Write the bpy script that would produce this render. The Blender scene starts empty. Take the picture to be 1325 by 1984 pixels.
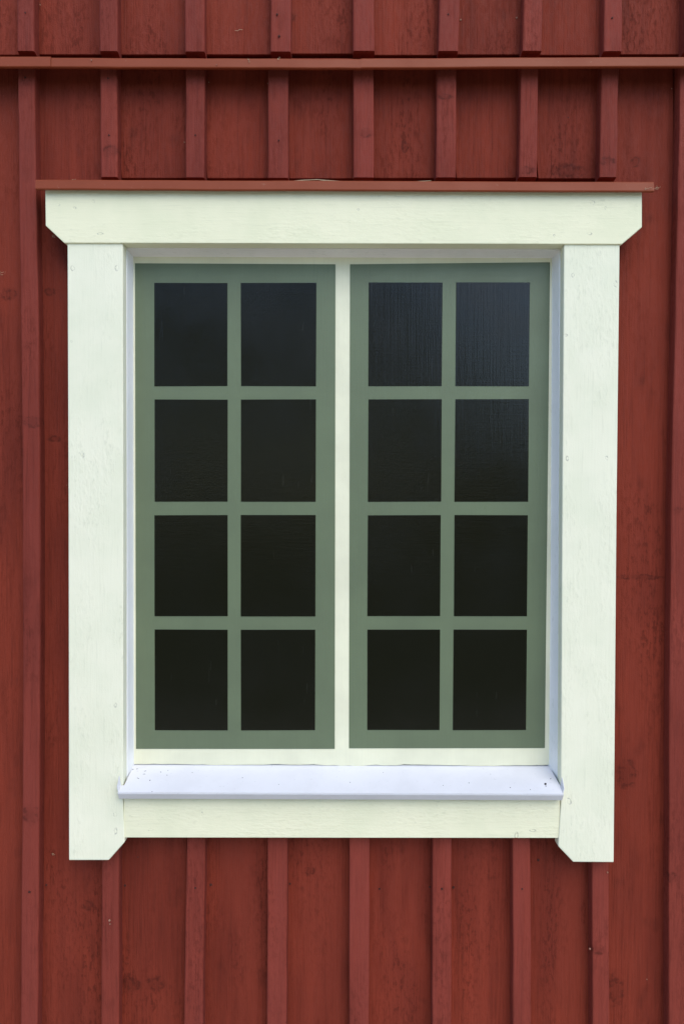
import bpy, bmesh, math, random
from mathutils import Vector, Matrix
random.seed(7)
S = bpy.context.scene
C = S.collection

# ------------------------------------------------------------------ camera
W_PX, H_PX, F_PX = 1325.0, 1984.0, 1490.0          # the photograph's raster, 1 px = about 1 mm on the wall
CAM = Vector((0.0, -1.49, 1.55))
PITCH, ROLL = math.radians(-0.98), math.radians(0.2)
cam_d = bpy.data.cameras.new('camera')
cam = bpy.data.objects.new('camera', cam_d)
C.objects.link(cam)
cam_d.sensor_fit = 'VERTICAL'
cam_d.sensor_height = 36.0
cam_d.lens = F_PX / H_PX * 36.0
cam_d.clip_start = 0.05
cam_d.clip_end = 2000
RM = Matrix.Rotation(math.pi / 2 + PITCH, 3, 'X') @ Matrix.Rotation(ROLL, 3, 'Z')
cam.location = CAM
cam.rotation_euler = RM.to_euler()
S.camera = cam

def at(px, py, Y):
    """world x, z of the point on the plane y = Y that the photograph shows at px, py"""
    d = RM @ Vector(((px - W_PX / 2) / F_PX, -(py - H_PX / 2) / F_PX, -1.0))
    t = (Y - CAM.y) / d.y
    p = CAM + d * t
    return (p.x, p.z)

# ------------------------------------------------------------------ sky, sun, exposure
SUN_EL, SUN_AZ = math.radians(50), math.radians(24)   # azimuth: towards the right of the wall's outward normal
wd = bpy.data.worlds.new('World')
S.world = wd
wd.use_nodes = True
wn = wd.node_tree.nodes
wl = wd.node_tree.links
wn.clear()
sky = wn.new('ShaderNodeTexSky')
sky.sky_type = 'NISHITA'
sky.sun_disc = False
sky.sun_elevation = SUN_EL
sky.dust_density = 0.4
sky.air_density = 1.0
sky.ozone_density = 2.5
bg = wn.new('ShaderNodeBackground')
bg.inputs['Strength'].default_value = 0.15
wo = wn.new('ShaderNodeOutputWorld')
wl.new(sky.outputs[0], bg.inputs[0])
wl.new(bg.outputs[0], wo.inputs[0])
sd = Vector((math.sin(SUN_AZ) * math.cos(SUN_EL), -math.cos(SUN_AZ) * math.cos(SUN_EL), math.sin(SUN_EL)))
sky.sun_rotation = math.atan2(sd.x, sd.y)
sun_d = bpy.data.lights.new('sun', 'SUN')
sun = bpy.data.objects.new('sun', sun_d)
C.objects.link(sun)
sun.location = (2, -4, 6)
sun.rotation_euler = sd.to_track_quat('Z', 'Y').to_euler()
sun_d.energy = 1.3
sun_d.angle = math.radians(56)
sun_d.color = (1.0, 0.90, 0.71)
S.view_settings.view_transform = 'Standard'
S.view_settings.look = 'None'
S.view_settings.exposure = 0.90
S.view_settings.gamma = 1.0
S.view_settings.use_curve_mapping = False
S.render.engine = 'CYCLES'
S.cycles.max_bounces = 5
S.cycles.diffuse_bounces = 3
S.cycles.glossy_bounces = 2

# ------------------------------------------------------------------ node helper
class NT:
    def __init__(self, name):
        self.m = bpy.data.materials.new(name)
        self.m.use_nodes = True
        self.t = self.m.node_tree
        self.t.nodes.clear()
        self.out = self.t.nodes.new('ShaderNodeOutputMaterial')
        self.b = self.t.nodes.new('ShaderNodeBsdfPrincipled')
        self.t.links.new(self.b.outputs[0], self.out.inputs[0])
    def n(self, typ, **kw):
        nd = self.t.nodes.new(typ)
        for k, v in kw.items():
            setattr(nd, k, v)
        return nd
    def put(self, sock, v):
        if isinstance(v, bpy.types.NodeSocket):
            self.t.links.new(v, sock)
        else:
            sock.default_value = v
    def math(self, op, a, b=None, c=None, clamp=False):
        nd = self.n('ShaderNodeMath', operation=op, use_clamp=clamp)
        self.put(nd.inputs[0], a)
        if b is not None: self.put(nd.inputs[1], b)
        if c is not None: self.put(nd.inputs[2], c)
        return nd.outputs[0]
    def vec(self, op, a, b=None, c=None):
        nd = self.n('ShaderNodeVectorMath', operation=op)
        self.put(nd.inputs[0], a)
        if b is not None: self.put(nd.inputs[1], b)
        if c is not None: self.put(nd.inputs[2], c)
        return nd.outputs['Value'] if op in ('LENGTH', 'DOT_PRODUCT') else nd.outputs[0]
    def noise(self, vec, scale, detail=3, rough=0.55, dist=0.0):
        nd = self.n('ShaderNodeTexNoise')
        self.put(nd.inputs['Vector'], vec)
        nd.inputs['Scale'].default_value = scale
        nd.inputs['Detail'].default_value = detail
        nd.inputs['Roughness'].default_value = rough
        nd.inputs['Distortion'].default_value = dist
        return nd.outputs['Fac']
    def ramp(self, v, a, b, lo=0.0, hi=1.0, smooth=True):
        nd = self.n('ShaderNodeMapRange', interpolation_type='SMOOTHSTEP' if smooth else 'LINEAR')
        self.put(nd.inputs[0], v)
        nd.inputs[1].default_value = a
        nd.inputs[2].default_value = b
        nd.inputs[3].default_value = lo
        nd.inputs[4].default_value = hi
        return nd.outputs[0]
    def mix(self, f, a, b, mode='MIX'):
        nd = self.n('ShaderNodeMix', data_type='RGBA', blend_type=mode)
        self.put(nd.inputs[0], f)
        self.put(nd.inputs[6], a if isinstance(a, bpy.types.NodeSocket) else (*a, 1))
        self.put(nd.inputs[7], b if isinstance(b, bpy.types.NodeSocket) else (*b, 1))
        return nd.outputs[2]
    def bump(self, h, dist, strength=1.0, normal=None):
        nd = self.n('ShaderNodeBump')
        nd.inputs['Strength'].default_value = strength
        nd.inputs['Distance'].default_value = dist
        self.put(nd.inputs['Height'], h)
        if normal is not None: self.put(nd.inputs['Normal'], normal)
        return nd.outputs[0]
    def coords(self, spread=11.0):
        tc = self.n('ShaderNodeTexCoord')
        oi = self.n('ShaderNodeObjectInfo')
        off = self.vec('SCALE', (1.0, 0.37, 2.3))
        off.node.inputs['Scale'].default_value = 1.0
        self.t.links.new(self.math('MULTIPLY', oi.outputs['Random'], spread), off.node.inputs['Scale'])
        return tc.outputs['Object'], self.vec('ADD', tc.outputs['Object'], off), oi.outputs['Random']

def knot_field(T, P, knots):
    """smallest elliptical distance to any of the knots (1 = knot's rim)"""
    wob = T.noise(P, 85, 2)
    dmin = None
    for (x, z, rx, rz) in knots:
        v = T.vec('MULTIPLY_ADD', P, (1 / rx, 0, 1 / rz), (-x / rx, 0, -z / rz))
        l = T.vec('LENGTH', v)
        dmin = l if dmin is None else T.math('MINIMUM', dmin, l)
    return T.math('ADD', dmin, T.math('MULTIPLY_ADD', wob, 1.6, -0.8))

def red_wood(name, base, dark, knots, stain_and_shade=0.5, rel=1.0):
    T = NT(name)
    P, Q, rnd = T.coords()
    fib = T.noise(T.vec('MULTIPLY', Q, (1, 1, 0.035)), 330, 2, 0.6)            # saw-torn fibres along the board
    band = T.noise(T.vec('MULTIPLY', Q, (1, 1, 0.02)), 38, 1, 0.5)             # growth bands
    scal = T.noise(T.vec('MULTIPLY', Q, (1, 1, 0.42)), 150, 3, 0.65)            # scaly, fuzzy patches
    where = T.ramp(T.noise(T.vec('MULTIPLY', Q, (1, 1, 0.30)), 11, 2), 0.42, 0.66)
    grit = T.noise(Q, 520, 1, 0.6)
    blot = T.noise(T.vec('MULTIPLY', Q, (1, 1, 0.38)), 7.5, 3, 0.6)
    ring = T.noise(T.vec('MULTIPLY', Q, (1, 1, 0.05)), 16, 1, 0.5)
    ringw = T.math('SINE', T.math('MULTIPLY', ring, 75))
    tint = T.noise(T.vec('MULTIPLY', Q, (1, 1, 0.12)), 19, 2)
    d = knot_field(T, P, knots) if knots else None
    fuzz = T.noise(Q, 75, 2, 0.6)
    col = T.mix(T.ramp(blot, 0.36, 0.70), base, dark)
    col = T.mix(T.math('MULTIPLY', T.ramp(band, 0.52, 0.70), 0.22), col, tuple(c * 1.28 for c in base))
    col = T.mix(T.math('MULTIPLY', T.ramp(fib, 0.48, 0.70), 0.36), col, tuple(c * 0.55 for c in dark))
    col = T.mix(T.math('MULTIPLY', T.math('MULTIPLY', T.ramp(scal, 0.50, 0.64), where), 0.6 * stain_and_shade + 0.12), col, tuple(c * 0.42 for c in dark))  # tiny shadows of the scaly relief, painted into the colour
    col = T.mix(T.math('MULTIPLY', T.ramp(ringw, 0.2, 1.0), 0.13), col, tuple(c * 0.5 for c in dark))
    col = T.mix(T.math('MULTIPLY', T.ramp(tint, 0.45, 0.62), 0.5), col, (base[0] * 1.02, base[1] * 1.1, base[2] * 1.2))
    spots = T.ramp(T.noise(T.vec('MULTIPLY', Q, (1, 1, 0.55)), 16, 3, 0.62), 0.60, 0.72)
    col = T.mix(T.math('MULTIPLY', spots, 0.5 * stain_and_shade), col, tuple(c * 0.45 for c in dark))
    h = T.math('MULTIPLY', fib, 0.9)
    h = T.math('ADD', h, T.math('MULTIPLY', T.math('MULTIPLY', scal, where), 1.5))
    h = T.math('MULTIPLY_ADD', grit, 0.45, h)
    h = T.math('MULTIPLY_ADD', band, 1.1, h)
    if d is not None:
        rim = T.math('MULTIPLY', T.ramp(d, 0.35, 0.95), T.ramp(d, 0.95, 1.7, 1, 0))
        core = T.ramp(d, 0.1, 2.0, 1, 0)
        patch = T.ramp(fuzz, 0.40, 0.60)
        col = T.mix(T.math('MULTIPLY', core, 0.30), col, tuple(c * 0.5 for c in dark))
        col = T.mix(T.math('MULTIPLY', T.math('MULTIPLY', rim, patch), 0.55), col, tuple(c * 0.3 for c in dark))
    tone = T.math('MULTIPLY_ADD', rnd, 0.16, 0.92)
    cm = T.vec('SCALE', col)
    T.t.links.new(tone, cm.node.inputs['Scale'])
    T.put(T.b.inputs['Base Color'], cm)
    T.put(T.b.inputs['Roughness'], T.ramp(scal, 0.3, 0.7, 0.62, 0.82))
    T.b.inputs['Specular IOR Level'].default_value = 0.14
    T.put(T.b.inputs['Normal'], T.bump(h, 0.0017 * rel, 0.9))
    return T.m

def white_wood(name, base, axis, knots=(), rel=1.0, rough=0.55, sil=0.0):
    """sawn boards under opaque paint; axis: 0 grain along x, 2 grain along z"""
    T = NT(name)
    P, Q, rnd = T.coords()
    s = 0.04
    st = (s, 1, 1) if axis == 0 else (1, 1, s)
    st2 = (0.4, 1, 1) if axis == 0 else (1, 1, 0.4)
    fib = T.noise(T.vec('MULTIPLY', Q, st), 300, 2, 0.6)
    peb = T.noise(T.vec('MULTIPLY', Q, st2), 170, 2, 0.6)
    where = T.ramp(T.noise(T.vec('MULTIPLY', Q, st2), 14, 2), 0.34, 0.62)
    grit = T.noise(Q, 420, 1)
    blot = T.noise(Q, 9, 4, 0.6)
    col = T.mix(T.ramp(blot, 0.35, 0.7), base, (base[0] * 0.93, base[1] * 0.95, base[2] * 0.93))
    col = T.mix(T.math('MULTIPLY', T.ramp(fib, 0.60, 0.76), 0.20), col, (base[0] * 0.62, base[1] * 0.64, base[2] * 0.60))
    col = T.mix(T.math('MULTIPLY', T.math('MULTIPLY', T.ramp(peb, 0.58, 0.74), where), 0.24), col, (base[0] * 0.55, base[1] * 0.57, base[2] * 0.52))
    grime = T.ramp(T.noise(T.vec('MULTIPLY', Q, (1, 1, 0.5)), 4.2, 4, 0.65), 0.48, 0.75)
    col = T.mix(T.math('MULTIPLY', grime, 0.15), col, (base[0] * 0.80, base[1] * 0.80, base[2] * 0.74))
    h = T.math('MULTIPLY_ADD', T.math('MULTIPLY', peb, where), 2.4, T.math('MULTIPLY', fib, 0.6))
    h = T.math('MULTIPLY_ADD', grit, 0.35, h)
    if knots:
        d = knot_field(T, P, knots)
        rim = T.math('MULTIPLY', T.ramp(d, 0.5, 0.95), T.ramp(d, 1.0, 1.5, 1, 0))
        col = T.mix(T.math('MULTIPLY', T.math('MULTIPLY', rim, T.ramp(T.noise(P, 140, 1), 0.42, 0.6)), 0.5), col, (0.25, 0.25, 0.21))
        h = T.math('MULTIPLY_ADD', rim, -0.5, h)
    T.put(T.b.inputs['Base Color'], col)
    T.b.inputs['Roughness'].default_value = rough
    T.b.inputs['Specular IOR Level'].default_value = 0.35
    T.put(T.b.inputs['Normal'], T.bump(h, 0.0008 * rel, 0.6))
    return T.m

def panel_paint(name, base, rough, spec, scratch=0.0, rel=1.0):
    """paint on a fine grained board: brush weave, hair cracks along the grain"""
    T = NT(name)
    tc = T.n('ShaderNodeTexCoord')
    P = tc.outputs['Object']
    v = T.noise(T.vec('MULTIPLY', P, (1, 1, 0.03)), 260, 3, 0.6)
    hz = T.noise(T.vec('MULTIPLY', P, (0.05, 1, 1)), 330, 2, 0.6)
    grit = T.noise(P, 420, 2)
    wide = T.noise(T.vec('MULTIPLY', P, (1, 1, 0.06)), 55, 3, 0.6)
    w1 = T.noise(T.vec('MULTIPLY', P, (1, 1, 0.09)), 120, 4, 0.62)
    crk = T.math('MULTIPLY', T.ramp(w1, 0.60, 0.70), T.ramp(T.noise(P, 7, 3), 0.45, 0.62))
    blot = T.noise(P, 6, 4, 0.6)
    col = T.mix(T.ramp(blot, 0.3, 0.7), base, tuple(c * 0.86 for c in base))
    col = T.mix(T.math('MULTIPLY', T.ramp(v, 0.45, 0.7), 0.10), col, tuple(c * 0.75 for c in base))
    if scratch:
        fleck = T.math('MULTIPLY', T.ramp(T.noise(T.vec('MULTIPLY', P, (1, 1, 0.10)), 150, 3, 0.6), 0.66, 0.72), T.ramp(T.noise(P, 9, 2), 0.5, 0.6))
        col = T.mix(T.math('MULTIPLY', fleck, scratch), col, (0.16, 0.16, 0.14))
    T.put(T.b.inputs['Base Color'], col)
    T.put(T.b.inputs['Roughness'], T.ramp(blot, 0.3, 0.7, rough - 0.05, rough + 0.05))
    T.b.inputs['Specular IOR Level'].default_value = spec
    h = T.math('MULTIPLY', v, 0.8)
    h = T.math('MULTIPLY_ADD', hz, 0.3, h)
    h = T.math('MULTIPLY_ADD', grit, 0.4, h)
    h = T.math('MULTIPLY_ADD', wide, 0.6, h)
    h = T.math('MULTIPLY_ADD', crk, 0.3, h)
    T.put(T.b.inputs['Normal'], T.bump(h, 0.0006 * rel, 0.6))
    return T.m

def lacquer(name, base, rough, spec=0.5, dirt=(0.2, 0.19, 0.16), amount=0.12):
    T = NT(name)
    P, Q, rnd = T.coords()
    blot = T.noise(Q, 12, 4, 0.6)
    spk = T.ramp(T.noise(Q, 140, 3, 0.6), 0.66, 0.74)
    col = T.mix(T.ramp(blot, 0.35, 0.7), base, tuple(c * 0.93 for c in base))
    col = T.mix(T.math('MULTIPLY', spk, amount), col, dirt)
    T.put(T.b.inputs['Base Color'], col)
    T.put(T.b.inputs['Roughness'], T.ramp(blot, 0.3, 0.7, rough - 0.05, rough + 0.06))
    T.b.inputs['Specular IOR Level'].default_value = spec
    h = T.math('MULTIPLY_ADD', T.noise(T.vec('MULTIPLY', Q, (0.3, 1, 1)), 14, 2), 6.0, T.noise(Q, 300, 2))
    T.put(T.b.inputs['Normal'], T.bump(h, 0.0002, 0.5))
    return T.m

def plain(name, base, rough=0.8, var=0.3, scale=3.0):
    T = NT(name)
    P, Q, rnd = T.coords()
    col = T.mix(T.ramp(T.noise(Q, scale, 5, 0.65), 0.3, 0.7), tuple(c * (1 - var) for c in base), tuple(c * (1 + var) for c in base))
    T.put(T.b.inputs['Base Color'], col)
    T.b.inputs['Roughness'].default_value = rough
    T.b.inputs['Specular IOR Level'].default_value = 0.2
    return T.m

def K(Y, lst):
    """knots given where the photograph shows them: px, py, half width, half height in mm"""
    r = []
    for (x, y, a, b) in lst:
        X, Z = at(x, y, Y)
        r.append((X, Z, a / 1000, b / 1000))
    return r

board_knots = K(0, [(106, 850, 10, 5), (98, 566, 8, 6), (560, 35, 10, 7), (784, 285, 5, 10), (1230, 313, 7, 8), (1100, 332, 26, 10),
                    (250, 1908, 17, 13), (302, 1905, 12, 12), (172, 1754, 9, 7), (600, 1688, 7, 7), (1213, 1500, 14, 20), (1235, 1118, 36, 4), (18, 570, 10, 9), (1190, 1920, 13, 24)])
batten_knots = K(-0.025, [(215, 292, 12, 8), (62, 818, 12, 8), (60, 1580, 12, 14), (706, 258, 12, 6), (862, 187, 11, 5), (1020, 330, 12, 7),
                         (1175, 312, 11, 6), (1300, 1700, 9, 7), (1312, 990, 7, 6), (1158, 1842, 10, 6)])
M = {}
M['board'] = red_wood('falu_red_board', (0.216, 0.0335, 0.0172), (0.160, 0.0248, 0.0138), board_knots, 0.7, 1.0)
M['batten'] = red_wood('falu_red_batten', (0.224, 0.040, 0.0265), (0.180, 0.032, 0.0220), batten_knots, 0.45, 0.7)
M['red_metal'] = lacquer('brown_red_lacquered_metal', (0.235, 0.047, 0.017), 0.45, 0.2, (0.5, 0.4, 0.3), 0.12)
cas_knots = K(-0.047, [(142, 521, 3, 4), (228, 521, 3, 4), (1190, 551, 3, 5), (1108, 534, 2, 3), (1097, 889, 2.5, 4), (1173, 888, 2.5, 4), (224, 1577, 3, 4),
                       (225, 1609, 3, 5), (1100, 1552, 4, 6), (140, 662, 2, 2), (225, 1365, 3, 4), (160, 880, 4, 6), (1094, 650, 3, 2)])
head_knots = K(-0.051, [(116, 398, 1.5, 1.5), (146, 404, 3, 2), (195, 454, 5, 2), (1171, 404, 2, 2), (1146, 394, 3.5, 3), (1140, 454, 4, 2), (694, 407, 2, 1.5), (1072, 457, 2, 2), (181, 391, 3, 2.5)])
apr_knots = K(-0.045, [(293, 1607, 4, 2), (1031, 1608, 5, 2), (999, 1618, 3, 5), (392, 1577, 2, 4)])
CREAM = (0.835, 0.82, 0.645)
M['casing'] = white_wood('cream_white_casing', CREAM, 2, cas_knots)
M['header'] = white_wood('cream_white_header', (0.845, 0.82, 0.59), 0, head_knots, 0.6)
M['apron'] = white_wood('cream_white_apron', (0.835, 0.81, 0.59), 0, apr_knots, 1.0)
M['reveal'] = white_wood('smooth_white_reveal', (0.88, 0.87, 0.88), 2, (), 0.4, 0.42)  # cooler white than the casing: sky light put into the colour
M['soffit'] = white_wood('smooth_white_soffit', (0.86, 0.83, 0.80), 0, (), 0.8, 0.45)
M['sill'] = lacquer('white_lacquered_sill', (0.68, 0.68, 0.72), 0.42, 0.4, (0.2, 0.2, 0.2), 0.22)
M['panel_white'] = panel_paint('white_panel_paint', (0.845, 0.83, 0.62), 0.5, 0.35, 0, 0.6)
M['green'] = panel_paint('sage_green_paint', (0.148, 0.186, 0.112), 0.36, 0.4, 0, 0.8)
M['black'] = panel_paint('black_paint', (0.0080, 0.0078, 0.0042), 0.20, 0.38, 0.05, 0.75)
M['dark'] = plain('dark_bare_wood', (0.05, 0.03, 0.02))
M['stone'] = plain('grey_plinth', (0.25, 0.24, 0.22), 0.9, 0.25, 14)
M['ground'] = plain('grass_and_gravel', (0.045, 0.06, 0.025), 0.95, 0.35, 5)
M['bounce'] = plain('pale_bounce_gravel', (0.62, 0.55, 0.44), 0.95, 0.2, 60)
M['leaf'] = plain('tree_leaves', (0.13, 0.13, 0.05), 0.6, 0.5, 0.6)
lt = M['leaf'].node_tree
tl = lt.nodes.new('ShaderNodeBsdfTranslucent'); tl.inputs[0].default_value = (0.30, 0.28, 0.08, 1)
ms = lt.nodes.new('ShaderNodeMixShader'); ms.inputs[0].default_value = 0.5
pb = next(n for n in lt.nodes if n.type == 'BSDF_PRINCIPLED'); ou = next(n for n in lt.nodes if n.type == 'OUTPUT_MATERIAL')
lt.links.new(pb.outputs[0], ms.inputs[1]); lt.links.new(tl.outputs[0], ms.inputs[2]); lt.links.new(ms.outputs[0], ou.inputs[0])
M['nail'] = plain('rusty_nail_head', (0.06, 0.02, 0.016), 0.7, 0.3, 90)
M['debris'] = plain('dark_dirt', (0.05, 0.045, 0.05), 0.9, 0.5, 60)
M['chip'] = plain('bare_wood_chip', (0.30, 0.16, 0.11), 0.8, 0.3, 90)
M['straw'] = plain('pale_straw', (0.42, 0.34, 0.22), 0.8, 0.2, 40)

# ------------------------------------------------------------------ mesh helpers
def link(name, me, mat, parent=None):
    o = bpy.data.objects.new(name, me)
    C.objects.link(o)
    if mat is not None: me.materials.append(mat)
    if parent is not None: o.parent = parent
    return o

def empty(name, label=None, cat=None, group=None):
    o = bpy.data.objects.new(name, None)
    o.empty_display_size = 0.1
    C.objects.link(o)
    if label: o['label'] = label
    if cat: o['category'] = cat
    if group: o['group'] = group
    return o

def bm_mesh(bm, name):
    bmesh.ops.recalc_face_normals(bm, faces=bm.faces)
    me = bpy.data.meshes.new(name)
    bm.to_mesh(me)
    bm.free()
    return me

def prism(name, pts, yf, yb, mat, parent, bev=0.0015, seg=2):
    """outline in world x, z at the front, pushed straight back along the wall's normal"""
    bm = bmesh.new()
    f = [bm.verts.new((x, yf, z)) for x, z in pts]
    b = [bm.verts.new((x, yb, z)) for x, z in pts]
    bm.faces.new(f)
    bm.faces.new(b[::-1])
    n = len(pts)
    for i in range(n):
        bm.faces.new((f[i], b[i], b[(i + 1) % n], f[(i + 1) % n]))
    bmesh.ops.recalc_face_normals(bm, faces=bm.faces)
    if bev:
        es = [e for e in bm.edges if not (e.verts[0] in b and e.verts[1] in b)]
        bmesh.ops.bevel(bm, geom=es, offset=bev, segments=seg, affect='EDGES', profile=0.5, clamp_overlap=True)
    return link(name, bm_mesh(bm, name), mat, parent)

def pp(lst, Y):
    return [at(x, y, Y) for x, y in lst]

def sweep_x(name, prof, x0, x1, dz, th, mat, parent, nseg=10, wob=0.0):
    """a bent sheet: profile of (y, z) swept along x; dz(x) lifts it, th its thickness"""
    bm = bmesh.new()
    # offset the profile by its normals to give the sheet thickness
    def nrm(i):
        a = Vector(prof[max(i - 1, 0)]); b = Vector(prof[min(i + 1, len(prof) - 1)])
        d = (b - a).normalized()
        return Vector((-d.y, d.x))
    loop = [Vector(p) for p in prof] + [Vector(prof[i]) + nrm(i) * th for i in range(len(prof) - 1, -1, -1)]
    rings = []
    for s in range(nseg + 1):
        x = x0 + (x1 - x0) * s / nseg
        k = random.uniform(-wob, wob)
        rings.append([bm.verts.new((x, v.x, v.y + dz(x) + k)) for v in loop])
    n = len(loop)
    for s in range(nseg):
        for i in range(n):
            j = (i + 1) % n
            bm.faces.new((rings[s][i], rings[s][j], rings[s + 1][j], rings[s + 1][i]))
    bm.faces.new(rings[0])
    bm.faces.new(rings[-1][::-1])
    return link(name, bm_mesh(bm, name), mat, parent)

def loft(name, rows, yf, yb, mat, parent, c=0.003, jit=0.0005, cut=0.0):
    """a batten: rows of (z, x left, x right) from top to bottom, eased edges, slightly uneven"""
    bm = bmesh.new()
    rings = []
    for i, (z, xl, xr) in enumerate(rows):
        j = lambda: random.uniform(-jit, jit)
        a, b, y = xl + j(), xr + j(), yf + j() * 0.8
        up = cut if i == len(rows) - 1 else 0.0
        cl, cr = c * random.uniform(0.8, 1.25), c * random.uniform(0.8, 1.25)
        P = [(a, yb, z), (a, y + cl, z + up), (a + cl * 0.3, y + cl * 0.3, z + up), (a + cl, y, z + up),
             (b - cr, y, z + up), (b - cr * 0.3, y + cr * 0.3, z + up), (b, y + cr, z + up), (b, yb, z)]
        rings.append([bm.verts.new(p) for p in P])
    for r, s in zip(rings, rings[1:]):
        for i in range(8):
            k = (i + 1) % 8
            bm.faces.new((r[i], r[k], s[k], s[i]))
    bm.faces.new(rings[0][::-1])
    bm.faces.new(rings[-1])
    return link(name, bm_mesh(bm, name), mat, parent)

# ------------------------------------------------------------------ ground and the trees the gloss reflects
bm = bmesh.new()
bmesh.ops.create_grid(bm, x_segments=8, y_segments=8, size=400)
g = link('ground', bm_mesh(bm, 'ground'), M['ground'])
g['kind'] = 'structure'

bm = bmesh.new()
for v in ((-16, -0.3), (16, -0.3), (16, -3.1), (-16, -3.1)): bm.verts.new((v[0], v[1], 0.004))
bm.faces.new(bm.verts)
g = link('bounce_gravel', bm_mesh(bm, 'bounce_gravel'), M['bounce'])  # unseen pale strip, added to bounce light up into the window recess
g['kind'] = 'structure'

def woodland():
    vs, fs = [], []
    rng = random.Random(3)
    for k in range(46):
        x = -52 + k * 2.3 + rng.uniform(-1, 1)
        y = -27 - rng.uniform(0, 7)
        right = max(0.0, min(1.0, (x - 1) / 6), min(1.0, (-12 - x) / 5))
        h = rng.uniform(10, 13.5) * (1 - right) + rng.uniform(3.6, 5.2) * right
        for i in range(420):
            t = rng.random() ** 0.7
            zz = h * t
            r = (0.5 + 2.2 * math.sin(math.pi * min(1, 0.12 + 0.88 * t)) ** 0.8) * math.sqrt(rng.random())
            a = rng.uniform(0, 2 * math.pi)
            c = Vector((x + r * math.cos(a), y + r * math.sin(a), zz))
            u = Vector((rng.gauss(0, 1), rng.gauss(0, 1), rng.gauss(0, 1))).normalized()
            w = u.orthogonal().normalized()
            s = rng.uniform(0.25, 0.6)
            n = len(vs)
            vs += [c + u * s, c + w * s * 0.6, c - u * s, c - w * s * 0.6]
            fs.append((n, n + 1, n + 2, n + 3))
    me = bpy.data.meshes.new('woodland')
    me.from_pydata([tuple(v) for v in vs], [], fs)
    o = link('woodland', me, M['leaf'])
    o['kind'] = 'stuff'
    o['label'] = 'green belt of trees across the yard facing the wall'
    o['category'] = 'trees'
woodland()

# ------------------------------------------------------------------ the red wall
wall = empty('red_wall', 'red painted board and batten timber wall around the white window', 'wall')
T_B = 0.025                                    # batten thickness
ZTOP, ZBOT = at(662, -760, 0)[1], 0.22
# visible extents of each batten (left, right) at given heights of the photograph
TIER_A = [[(-760, 30, 73), (0, 33, 76), (103, 34, 77)], [(-760, 188, 230), (0, 193, 236), (103, 194, 236)],
          [(-760, 354, 397), (0, 358, 401), (103, 358, 401)], [(-760, 526, 567), (0, 525, 566), (103, 524, 565)],
          [(-760, 684, 726), (0, 683, 725), (103, 684, 726)], [(-760, 850, 892), (0, 848, 890), (103, 846, 888)],
          [(-760, 1012, 1055), (0, 1008, 1051), (103, 1006, 1049)], [(-760, 1170, 1212), (0, 1162, 1205), (103, 1161, 1204)],
          [(-760, 1325, 1370), (0, 1315, 1360), (103, 1314, 1358)]]
BOT = 2420
TIER_B = [[(116, 35, 78), (345, 37, 80), (700, 42, 86), (1000, 44, 88), (1400, 45, 88), (1680, 42, 86), (1984, 40, 83), (BOT, 39, 82)],
          [(116, 194, 235), (346, 196, 236)], [(116, 360, 401), (347, 360, 401)], [(116, 519, 560), (347, 519, 560)],
          [(116, 684, 724), (347, 684, 724)], [(116, 843, 884), (347, 841, 883)], [(116, 1003, 1043), (346, 999, 1040)],
          [(116, 1157, 1199), (346, 1152, 1194)],
          [(116, 1307, 1351), (345, 1302, 1346), (600, 1297, 1341), (900, 1290, 1334), (1200, 1287, 1331), (1400, 1285, 1329), (1984, 1284, 1328), (BOT, 1283, 1327)]]
TIER_C = [None, [(1560, 199, 239), (1700, 197, 238), (1984, 196, 238), (BOT, 195, 237)], [(1560, 363, 403), (1984, 357, 398), (BOT, 354, 395)],
          [(1560, 519, 559), (1984, 517, 557), (BOT, 516, 556)], [(1560, 677, 716), (1984, 676, 715), (BOT, 675, 714)],
          [(1560, 835, 875), (1984, 834, 874), (BOT, 833, 873)], [(1560, 987, 1027), (1984, 988, 1029), (BOT, 988, 1029)],
          [(1560, 1138, 1179), (1984, 1139, 1180), (BOT, 1139, 1180)], None]

def lerp_rows(rows, step=70):
    out = []
    for (a, l0, r0), (b, l1, r1) in zip(rows, rows[1:]):
        n = max(1, int(round(abs(b - a) / step)))
        for i in range(n):
            t = i / n
            out.append((a + (b - a) * t, l0 + (l1 - l0) * t, r0 + (r1 - r0) * t))
    out.append(rows[-1])
    return out

def batten(rows, cut=0.0, t=T_B):
    rr = []
    for (py, L, R) in lerp_rows(rows):
        if (L + R) / 2 < 662:
            xl, z = at(L, py, -t); xr = at(R, py, 0)[0]
        else:
            xl = at(L, py, 0)[0]; xr, z = at(R, py, -t)
        rr.append((z, xl, xr))
    yb = random.uniform(0.0002, 0.0008)
    return loft('batten', rr, -t + random.uniform(-0.0012, 0.0012), yb + 0.0015, M['batten'], wall, cut=cut)

for r in TIER_A: batten(r, cut=0.004)
for r in TIER_B: batten(r, cut=0.003 if r[-1][0] < 400 else 0)
for r in TIER_C:
    if r: batten(r)

def board(quad, yf=None):
    yf = random.uniform(-0.0012, 0.0008) if yf is None else yf
    return prism('board', quad, yf, 0.022, M['board'], wall, 0.001, 1)

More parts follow.
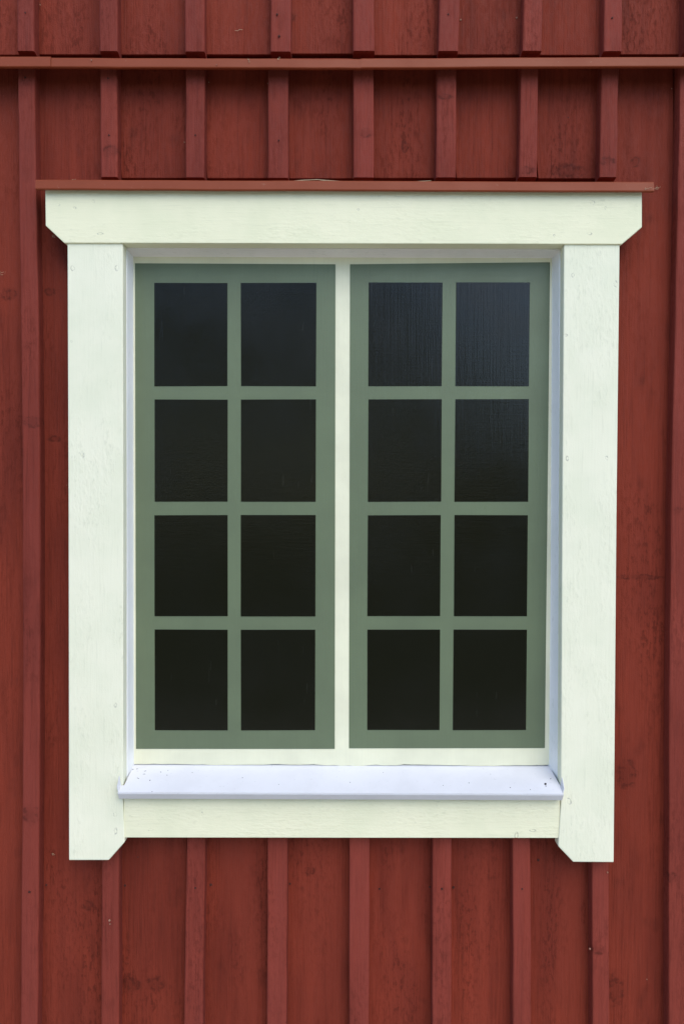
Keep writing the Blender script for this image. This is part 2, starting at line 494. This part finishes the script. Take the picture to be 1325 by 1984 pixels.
def mid(rows, py):
    for (a, l0, r0), (b, l1, r1) in zip(rows, rows[1:]):
        if a <= py <= b:
            t = (py - a) / (b - a)
            return (l0 + l1 + (r0 + r1 - l0 - l1) * t) / 2
    return (rows[-1][1] + rows[-1][2]) / 2
G = 1.0                                        # half the gap between two boards, hidden behind a batten
def board_between(ra, rb, py0, py1, clipl=None, clipr=None):
    n = 4 if py1 - py0 > 900 else 1
    L, R = [], []
    for i in range(n + 1):
        py = py0 + (py1 - py0) * i / n
        l, r = mid(ra, py) + G, mid(rb, py) - G
        if clipl is not None: l = max(l, clipl)
        if clipr is not None: r = min(r, clipr)
        L.append(at(l, py, 0)); R.append(at(r, py, 0))
    board(L[::-1] + R)
def shifted(rows, d): return [(p, l + d, r + d) for p, l, r in rows]
for i in range(8): board_between(TIER_A[i], TIER_A[i + 1], -760, 105.5 + random.uniform(-1, 1.5))
board_between(TIER_B[0], TIER_B[1] + [(BOT, 195, 237)], 113, BOT)
for i in range(1, 7): board_between(TIER_B[i], TIER_B[i + 1], 113, 345.5 + random.uniform(-1, 1))
right_of_window = [(113, 1157, 1199), (345, 1152, 1194), (1560, 1138, 1179), (BOT, 1139, 1180)]
board_between(right_of_window, TIER_B[8], 113, BOT)
for i in range(1, 7): board_between(TIER_C[i], TIER_C[i + 1], 1575, BOT)
# the wall goes on to both sides of what the photograph shows
for s in range(1, 8):
    for side in (-1, 1):
        i = 0 if side < 0 else 8
        d0, d1 = side * 160 * (s - 1), side * 160 * s
        batten(shifted(TIER_A[i], d1), cut=0.004)
        batten(shifted(TIER_B[i], d1))
        a, b = (d1, d0) if side < 0 else (d0, d1)
        board_between(shifted(TIER_A[i], a), shifted(TIER_A[i], b), -760, 107)
        board_between(shifted(TIER_B[i], a), shifted(TIER_B[i], b), 113, BOT)
XL, XR = at(-1150, 992, 0)[0], at(2470, 992, 0)[0]
prism('sheathing', [(XL, ZBOT - 0.1), (XR, ZBOT - 0.1), (XR, ZTOP), (XL, ZTOP)], 0.055, 0.20, M['dark'], wall, 0)
prism('plinth', [(XL, 0.0), (XR, 0.0), (XR, ZBOT + 0.02), (XL, ZBOT + 0.02)], 0.026, 0.052, M['stone'], wall, 0)

# horizontal drip flashing across the wall: two lengths, lapped near the left edge
def flashing(name, px0, px1, top, bot, yfront, parent, tilt0, tilt1, rise=0.014):
    x0, zt = at(px0, top, yfront)
    x1 = at(px1, top, yfront)[0]
    zb = at(px0, bot, yfront)[1]
    h = zt - zb
    za0 = at(px0, top + tilt0, yfront)[1]; za1 = at(px1, top + tilt1, yfront)[1]
    prof = [(0.034, rise + 0.035), (0.034, rise), (yfront + 0.0015, 0.0008), (yfront, -0.0008), (yfront - 0.0022, -h + 0.0016), (yfront - 0.0012, -h), (yfront + 0.006, -h + 0.001)]
    dz = lambda x: za0 + (za1 - za0) * (x - x0) / (x1 - x0)
    return sweep_x(name, prof, x0, x1, dz, 0.0007, M['red_metal'], parent, 14, 0.0004)
flashing('drip_flashing', -1150, 99, 107.5, 128.5, -0.0488, wall, 0, 2.2)
flashing('drip_flashing', 96, 700, 112.3, 131.5, -0.0465, wall, 0, 2)
flashing('drip_flashing', 699.5, 2470, 113.5, 133, -0.0468, wall, 0, -9)

# nail heads, too small to pick apart: one part
def discs(name, spots, mat, parent, kind=True, thick=0.0006):
    bm = bmesh.new()
    for (x, y, z, r) in spots:
        ang = random.random()
        top, bot = [], []
        for i in range(9):
            a = ang + 2 * math.pi * i / 9
            rr = r * random.uniform(0.85, 1.1)
            top.append(bm.verts.new((x + rr * 0.8 * math.cos(a), y - thick, z + rr * 0.8 * math.sin(a))))
            bot.append(bm.verts.new((x + rr * math.cos(a), y + 0.001, z + rr * math.sin(a))))
        bm.faces.new(top)
        for i in range(9):
            j = (i + 1) % 9
            bm.faces.new((top[i], top[j], bot[j], bot[i]))
    o = link(name, bm_mesh(bm, name), mat, parent)
    if kind: o['kind'] = 'stuff'
    return o
nb = [(91, 1714, .0022), (243, 1715, .0028), (409, 1714, .0028), (1042, 1666, .0026), (878, 1719, .0026), (735, 1722, .002), (268, 1660, .0016), (562, 1712, .002), (832, 1718, .002)]
nt = [(58, 1728, .0026), (537, 28, .002), (541, 70, .0022), (50, 25, .0018), (1185, 35, .0018), (868, 28, .0018), (50, 150, .002), (210, 152, .0018), (212, 262, .0018), (379, 262, .0018), (540, 272, .0016), (1011, 1722, .002), (856, 1722, .0022), (379, 1720, .002), (1100, 228, .001)]
spots = [(*[at(x, y, 0)[0]], -0.0012, at(x, y, 0)[1], r) for x, y, r in nb] + [(at(x, y, -T_B)[0], -T_B - 0.001, at(x, y, -T_B)[1], r) for x, y, r in nt]
discs('nail_heads', spots, M['nail'], wall)

# ------------------------------------------------------------------ the window
win = empty('window', 'white framed window with two painted green sashes and sixteen black panes', 'window')
win['kind'] = 'thing'; wall['kind'] = 'thing'
YC, YCB = -0.050, -0.0265                      # casing boards lie on the battens
YP = 0.004                                     # painted panel at the back of the recess
YH = -0.0535
prism('header_board', pp([(88, 362), (1243, 364), (1243, 440), (1204, 473), (125, 470.5), (89, 437)], YH), YH, YCB, M['header'], win, 0.0012)
prism('side_casing', pp([(131, 470.5), (238.5, 471), (239.5, 1000), (239, 1560), (242, 1626), (242, 1632), (211, 1667), (134, 1667), (133, 1000)], YC), YC, YCB, M['casing'], win, 0.0018)
prism('side_casing', pp([(1092, 473), (1200, 473.5), (1194, 1000), (1188.5, 1671), (1110, 1670.5), (1081, 1640), (1081.5, 1626), (1086, 1560), (1088.5, 1000)], YC), YC, YCB, M['casing'], win, 0.0018)
prism('apron_board', pp([(240, 1530), (1085, 1530), (1083.2, 1624), (240.5, 1623)], -0.0475), -0.0475, YCB, M['apron'], win, 0.0012)
# reveals: boards lining the recess
def corner(px, py): return at(px, py, YP)
xl = corner(259.5, 992)[0]; xr0 = corner(1068.5, 500)[0]; xr1 = corner(1063, 1481)[0]
zt = corner(662, 499)[1]; zb = corner(662, 1500)[1]
def hexa(name, near, far, mat, parent, bev=0.0008):
    """near and far: four world points each, joined corner to corner"""
    bm = bmesh.new()
    n = [bm.verts.new(p) for p in near]; f = [bm.verts.new(p) for p in far]
    bm.faces.new(n); bm.faces.new(f[::-1])
    for i in range(4): bm.faces.new((n[i], f[i], f[(i + 1) % 4], n[(i + 1) % 4]))
    bmesh.ops.recalc_face_normals(bm, faces=bm.faces)
    bmesh.ops.bevel(bm, geom=bm.edges[:], offset=bev, segments=1, affect='EDGES', clamp_overlap=True)
    return link(name, bm_mesh(bm, name), mat, parent)
yf_, yb_ = YCB + 0.0003, 0.046
k_ = (yb_ - yf_) / (YP - yf_)                   # the lining boards splay outwards from the panel
def line(x0, x1): return x0 + (x1 - x0) * k_
zh = at(662, 472, YH)[1] - 0.0015
xa = at(239.5, 992, YC)[0] + 0.0006
xb0, xb1 = at(1091, 500, YC)[0] - 0.0006, at(1087.5, 1481, YC)[0] - 0.0006
z0 = zb - 0.03
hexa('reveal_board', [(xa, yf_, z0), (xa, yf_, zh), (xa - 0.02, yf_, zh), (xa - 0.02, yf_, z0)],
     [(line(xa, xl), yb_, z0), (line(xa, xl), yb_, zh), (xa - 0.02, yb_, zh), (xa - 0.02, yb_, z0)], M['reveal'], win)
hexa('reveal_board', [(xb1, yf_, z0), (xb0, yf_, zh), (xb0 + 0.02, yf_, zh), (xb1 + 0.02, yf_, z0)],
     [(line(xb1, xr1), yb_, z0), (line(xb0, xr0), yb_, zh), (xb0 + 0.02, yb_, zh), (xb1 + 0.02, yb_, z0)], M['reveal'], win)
hexa('reveal_board', [(xa - 0.004, yf_, zh), (xb0 + 0.004, yf_, zh), (xb0 + 0.004, yf_, zh + 0.02), (xa - 0.004, yf_, zh + 0.02)],
     [(xa - 0.004, yb_, line(zh, zt)), (xb0 + 0.004, yb_, line(zh, zt)), (xb0 + 0.004, yb_, zh + 0.02), (xa - 0.004, yb_, zh + 0.02)], M['soffit'], win)
# the painted panel
pz0 = corner(662, 1482)[1]
edge = []
nseg = 60
for i in range(nseg + 1):
    x = xl - 0.002 + (xr1 - xl + 0.004) * i / nseg
    edge.append((x, pz0 + random.choice([0, 0, 0, .0006, -.0008]) + random.uniform(-.0005, .0005) + 0.0009 * math.sin(i * .35)))
prism('painted_panel', edge + [(xr0 + 0.002, zt + 0.003), (xl - 0.002, zt + 0.003)], YP, 0.045, M['panel_white'], win, 0)
ROWS = [(548, 748), (774, 972), (998, 1194), (1220, 1415)]
def row_x(top, bot, py): return top + (bot - top) * (py - 548) / (1415 - 548)
def sash(quad, cols, rows):
    s = prism('sash', pp(quad, YP - 0.0008), YP - 0.0008, YP + 0.002, M['green'], win, 0.0002, 1)
    for (l0, l1, r0, r1) in cols:
        for a, b in rows:
            q = [(row_x(l0, l1, a), a), (row_x(r0, r1, a), a), (row_x(r0, r1, b), b), (row_x(l0, l1, b), b)]
            q = [(x + random.uniform(-.4, .4), y + random.uniform(-.4, .4)) for x, y in q]
            prism('pane', pp(q, YP - 0.0015), YP - 0.0015, YP + 0.001, M['black'], s, 0.0002, 1)
    return s
sash([(262, 510), (650, 512), (648.5, 1451), (264, 1451)], [(299.5, 300.5, 441, 441.5), (467, 467, 613, 610.5)], ROWS)
sash([(678, 512), (1065, 508), (1055, 1449.5), (676, 1450)], [(714.5, 711, 857, 851), (883.5, 877, 1026, 1018.5)], [(547, 748), (773.5, 972), (998, 1194), (1220, 1414.5)])
# sheet metal sill
YS = -0.069
zsb = at(662, 1484, YP)[1]
xf0, zsf = at(229, 1535, YS); xf1 = at(1091, 1535, YS)[0]
zsl = at(660, 1551, YS)[1]
sl = (zsf - zsb) / (YS - YP)
zc_ = zsb + sl * (YC - 0.001 - YP)
def sheet(name, polys, th, mat, parent):
    bm = bmesh.new()
    cache = {}
    def V(p):
        k = tuple(round(c, 5) for c in p)
        if k not in cache: cache[k] = bm.verts.new(p)
        return cache[k]
    for p in polys: bm.faces.new([V(q) for q in p])
    bmesh.ops.recalc_face_normals(bm, faces=bm.faces)
    bmesh.ops.solidify(bm, geom=bm.faces[:], thickness=th)
    bmesh.ops.recalc_face_normals(bm, faces=bm.faces)
    return link(name, bm_mesh(bm, name), mat, parent)
yc = YC - 0.001
xi0, xi1, xe0, xe1 = xl - 0.0003, xr1 + 0.0003, xa + 0.0004, xb1 - 0.0006
sill = sheet('sill', [[(xi0, YP + 0.004, zsb - sl * -0.004), (xi1, YP + 0.004, zsb - sl * -0.004), (xe1, yc, zc_), (xe0, yc, zc_)],
                      [(xf0, yc, zc_), (xe0, yc, zc_), (xe1, yc, zc_), (xf1, yc, zc_), (xf1, YS, zsf), (xf0, YS, zsf)]], 0.0008, M['sill'], win)
sheet('drip_edge', [[(xf0, YS - 0.0004, zsf), (xf1, YS - 0.0004, zsf), (xf1, YS - 0.0002, zsf - 0.0025), (xf0, YS - 0.0002, zsf - 0.0025)],
                    [(xf0, YS - 0.0002, zsf - 0.0025), (xf1, YS - 0.0002, zsf - 0.0025), (xf1 - 0.0006, YS + 0.007, zsl), (xf0 + 0.0008, YS + 0.007, zsl)]], 0.0008, M['sill'], sill)
def end_lip(x, sgn, h):
    zz = lambda y: zsb + sl * (y - YP)
    sheet('end_lip', [[(x, yc + 0.0004, zz(yc) + 0.0002), (x, YS + 0.001, zsf + 0.0004), (x + sgn * 0.003, YS + 0.004, zsf + h * 0.45), (x + sgn * 0.003, yc + 0.0004, zz(yc) + h)]], 0.0008, M['sill'], sill)
    sheet('end_lip', [[(x, YS + 0.001, zsf), (x, yc, zc_), (x + sgn * -0.0005, yc, zsl), (x + sgn * -0.0005, YS + 0.005, zsl)]], 0.0008, M['sill'], sill)
end_lip(xf0, -1, 0.018)
end_lip(xf1, 1, 0.018)
# red metal flashing over the header
flashing('drip_flashing', 70, 1266, 350, 369, -0.064, win, -1.5, 3, 0.012)

# ------------------------------------------------------------------ specks of dirt on the sill, lint and straw on the flashings
def on_sill(px, py):
    d = RM @ Vector(((px - W_PX / 2) / F_PX, -(py - H_PX / 2) / F_PX, -1.0))
    # plane z = zsb + sl*(y-YP)
    t = (zsb + sl * (CAM.y - YP) - CAM.z) / (d.z - sl * d.y)
    return CAM + d * t
bm = bmesh.new()
rng = random.Random(5)
def fleck(p, a, b, ang):
    u = Vector((math.cos(ang), math.sin(ang), math.sin(ang) * sl)) * a
    w = Vector((-math.sin(ang), math.cos(ang), math.cos(ang) * sl)) * b
    base = [u, u * .3 + w, -u * .6 + w * .7, -u, -u * .3 - w, u * .6 - w * .8]
    lo = [bm.verts.new(p + q * rng.uniform(.8, 1.1) + Vector((0, 0, 0.0002))) for q in base]
    hi = bm.verts.new(p + Vector((0, 0, min(a, b) * 0.8 + 0.0004)))
    for i in range(6): bm.faces.new((lo[i], lo[(i + 1) % 6], hi))
for (x, y, a, b, g_) in [(1056, 1519, 3.4, 2.2, 1), (1057, 1523, 1.6, 1, 1.3), (1070, 1487, 1.2, 1, 0), (1066, 1509, 2, .6, .5), (266, 1490, 2.4, .5, .6), (258, 1491, 1.6, .6, .2),
                         (282, 1494, 2.6, .5, .4), (268, 1508, 4, .5, -.5), (291, 1512, 1.5, 1, 0), (312, 1496, 2.2, .5, -.3), (324, 1502, 1.5, .5, 0), (326, 1493, 1, .6, 0), (295, 1534, 1.2, .6, 0),
                         (373, 1497, .9, .7, 0), (470, 1507, 1.6, .5, .5), (678, 1516, 1, .8, 0), (908, 1517, 1.3, .8, 0), (858, 1522, 1, .6, 0), (988, 1526, 1.3, .8, 0), (1027, 1530, .9, .7, 0),
                         (950, 1500, .8, .5, 0), (540, 1520, .9, .6, 0), (280, 1500, 3.2, .4, .1), (742, 1497, .8, .5, 0)]:
    fleck(on_sill(x, y), a / 1000, b / 1000, g_)
o = link('dirt_specks', bm_mesh(bm, 'dirt_specks'), M['debris'])
o['kind'] = 'stuff'; o['label'] = 'dark specks of dirt lying on the white window sill'; o['category'] = 'dirt'

def strand(bm, pts, r):
    prev = None
    for p in pts:
        ring = [bm.verts.new(Vector(p) + Vector((0, r * math.cos(a), r * math.sin(a)))) for a in (0, 2.1, 4.2)]
        if prev:
            for i in range(3): bm.faces.new((prev[i], prev[(i + 1) % 3], ring[(i + 1) % 3], ring[i]))
        prev = ring
bm = bmesh.new()
def on(px, py, Y):
    x, z = at(px, py, Y); return (x, Y, z)
strand(bm, [on(570, 350.5, -.056), on(590, 349, -.056), on(615, 348, -.057), on(640, 350, -.057), on(665, 351.5, -.058), on(690, 351.5, -.058)], .0007)
strand(bm, [on(620, 349, -.058), on(650, 353, -.0615), on(672, 354, -.0622)], .0005)
strand(bm, [on(684, 348, -.022), on(686, 325, -.0215), on(689, 315, -.0215)], .0005)
strand(bm, [on(700, 351, -.056), on(740, 352.5, -.057), on(800, 352, -.057), on(835, 350, -.056)], .0005)
def tuft(px, py, Y, n, L, r):
    for i in range(n):
        a = rng.uniform(0, 6.28); b = a + rng.uniform(-.9, .9); q = rng.uniform(.4, 1) * L
        x0, y0 = px + rng.uniform(-L, L) * .4, py + rng.uniform(-L, L) * .25
        strand(bm, [on(x0, y0, Y), on(x0 + q * .5 * math.cos(a), y0 + q * .4 * math.sin(a), Y - .001), on(x0 + q * math.cos(b), y0 + q * .6 * math.sin(b), Y - .0005)], r)
tuft(1274, 364, -.003, 5, 8, .00035)
tuft(1252, 366, -.066, 4, 8, .0003)
tuft(106, 459, -.012, 5, 7, .00035)
tuft(541, 113, -.048, 4, 5, .0004)
tuft(482, 116, -.048, 5, 6, .0004)
tuft(143, 348, -.004, 3, 5, .0004)
tuft(102, 1656, -.003, 4, 8, .0003)
tuft(470, 58, -.0022, 2, 14, .0003)
tuft(8, 530, -.003, 3, 12, .0003)
o = link('straw', bm_mesh(bm, 'straw'), M['straw'])
o['kind'] = 'stuff'; o['label'] = 'dry straw caught on the red flashing above the window'; o['category'] = 'straw'

# pale chips where the red paint has come off, too small to pick apart: one part of the wall
chips = [(213, 1783, -T_B, .0022), (214, 1790, -T_B, .0014), (892, 39, 0, .002), (1000, 35, 0, .002), (79, 10, -.004, .0012), (358, 276, -.006, .0012), (131, 940, -.002, .001),
         (1300, 172, -.003, .001), (405, 160, 0, .0012), (519, 162, -.003, .0012), (1252, 1897, 0, .0011), (178, 117, -.0485, .0014), (420, 126, -.0485, .001), (1176, 1690, -T_B, .0016), (1142, 1838, -T_B, .0020)]
discs('paint_chips', [(at(x, y, Y)[0], Y - 0.0012, at(x, y, Y)[1], r) for x, y, Y, r in chips], M['chip'], wall)
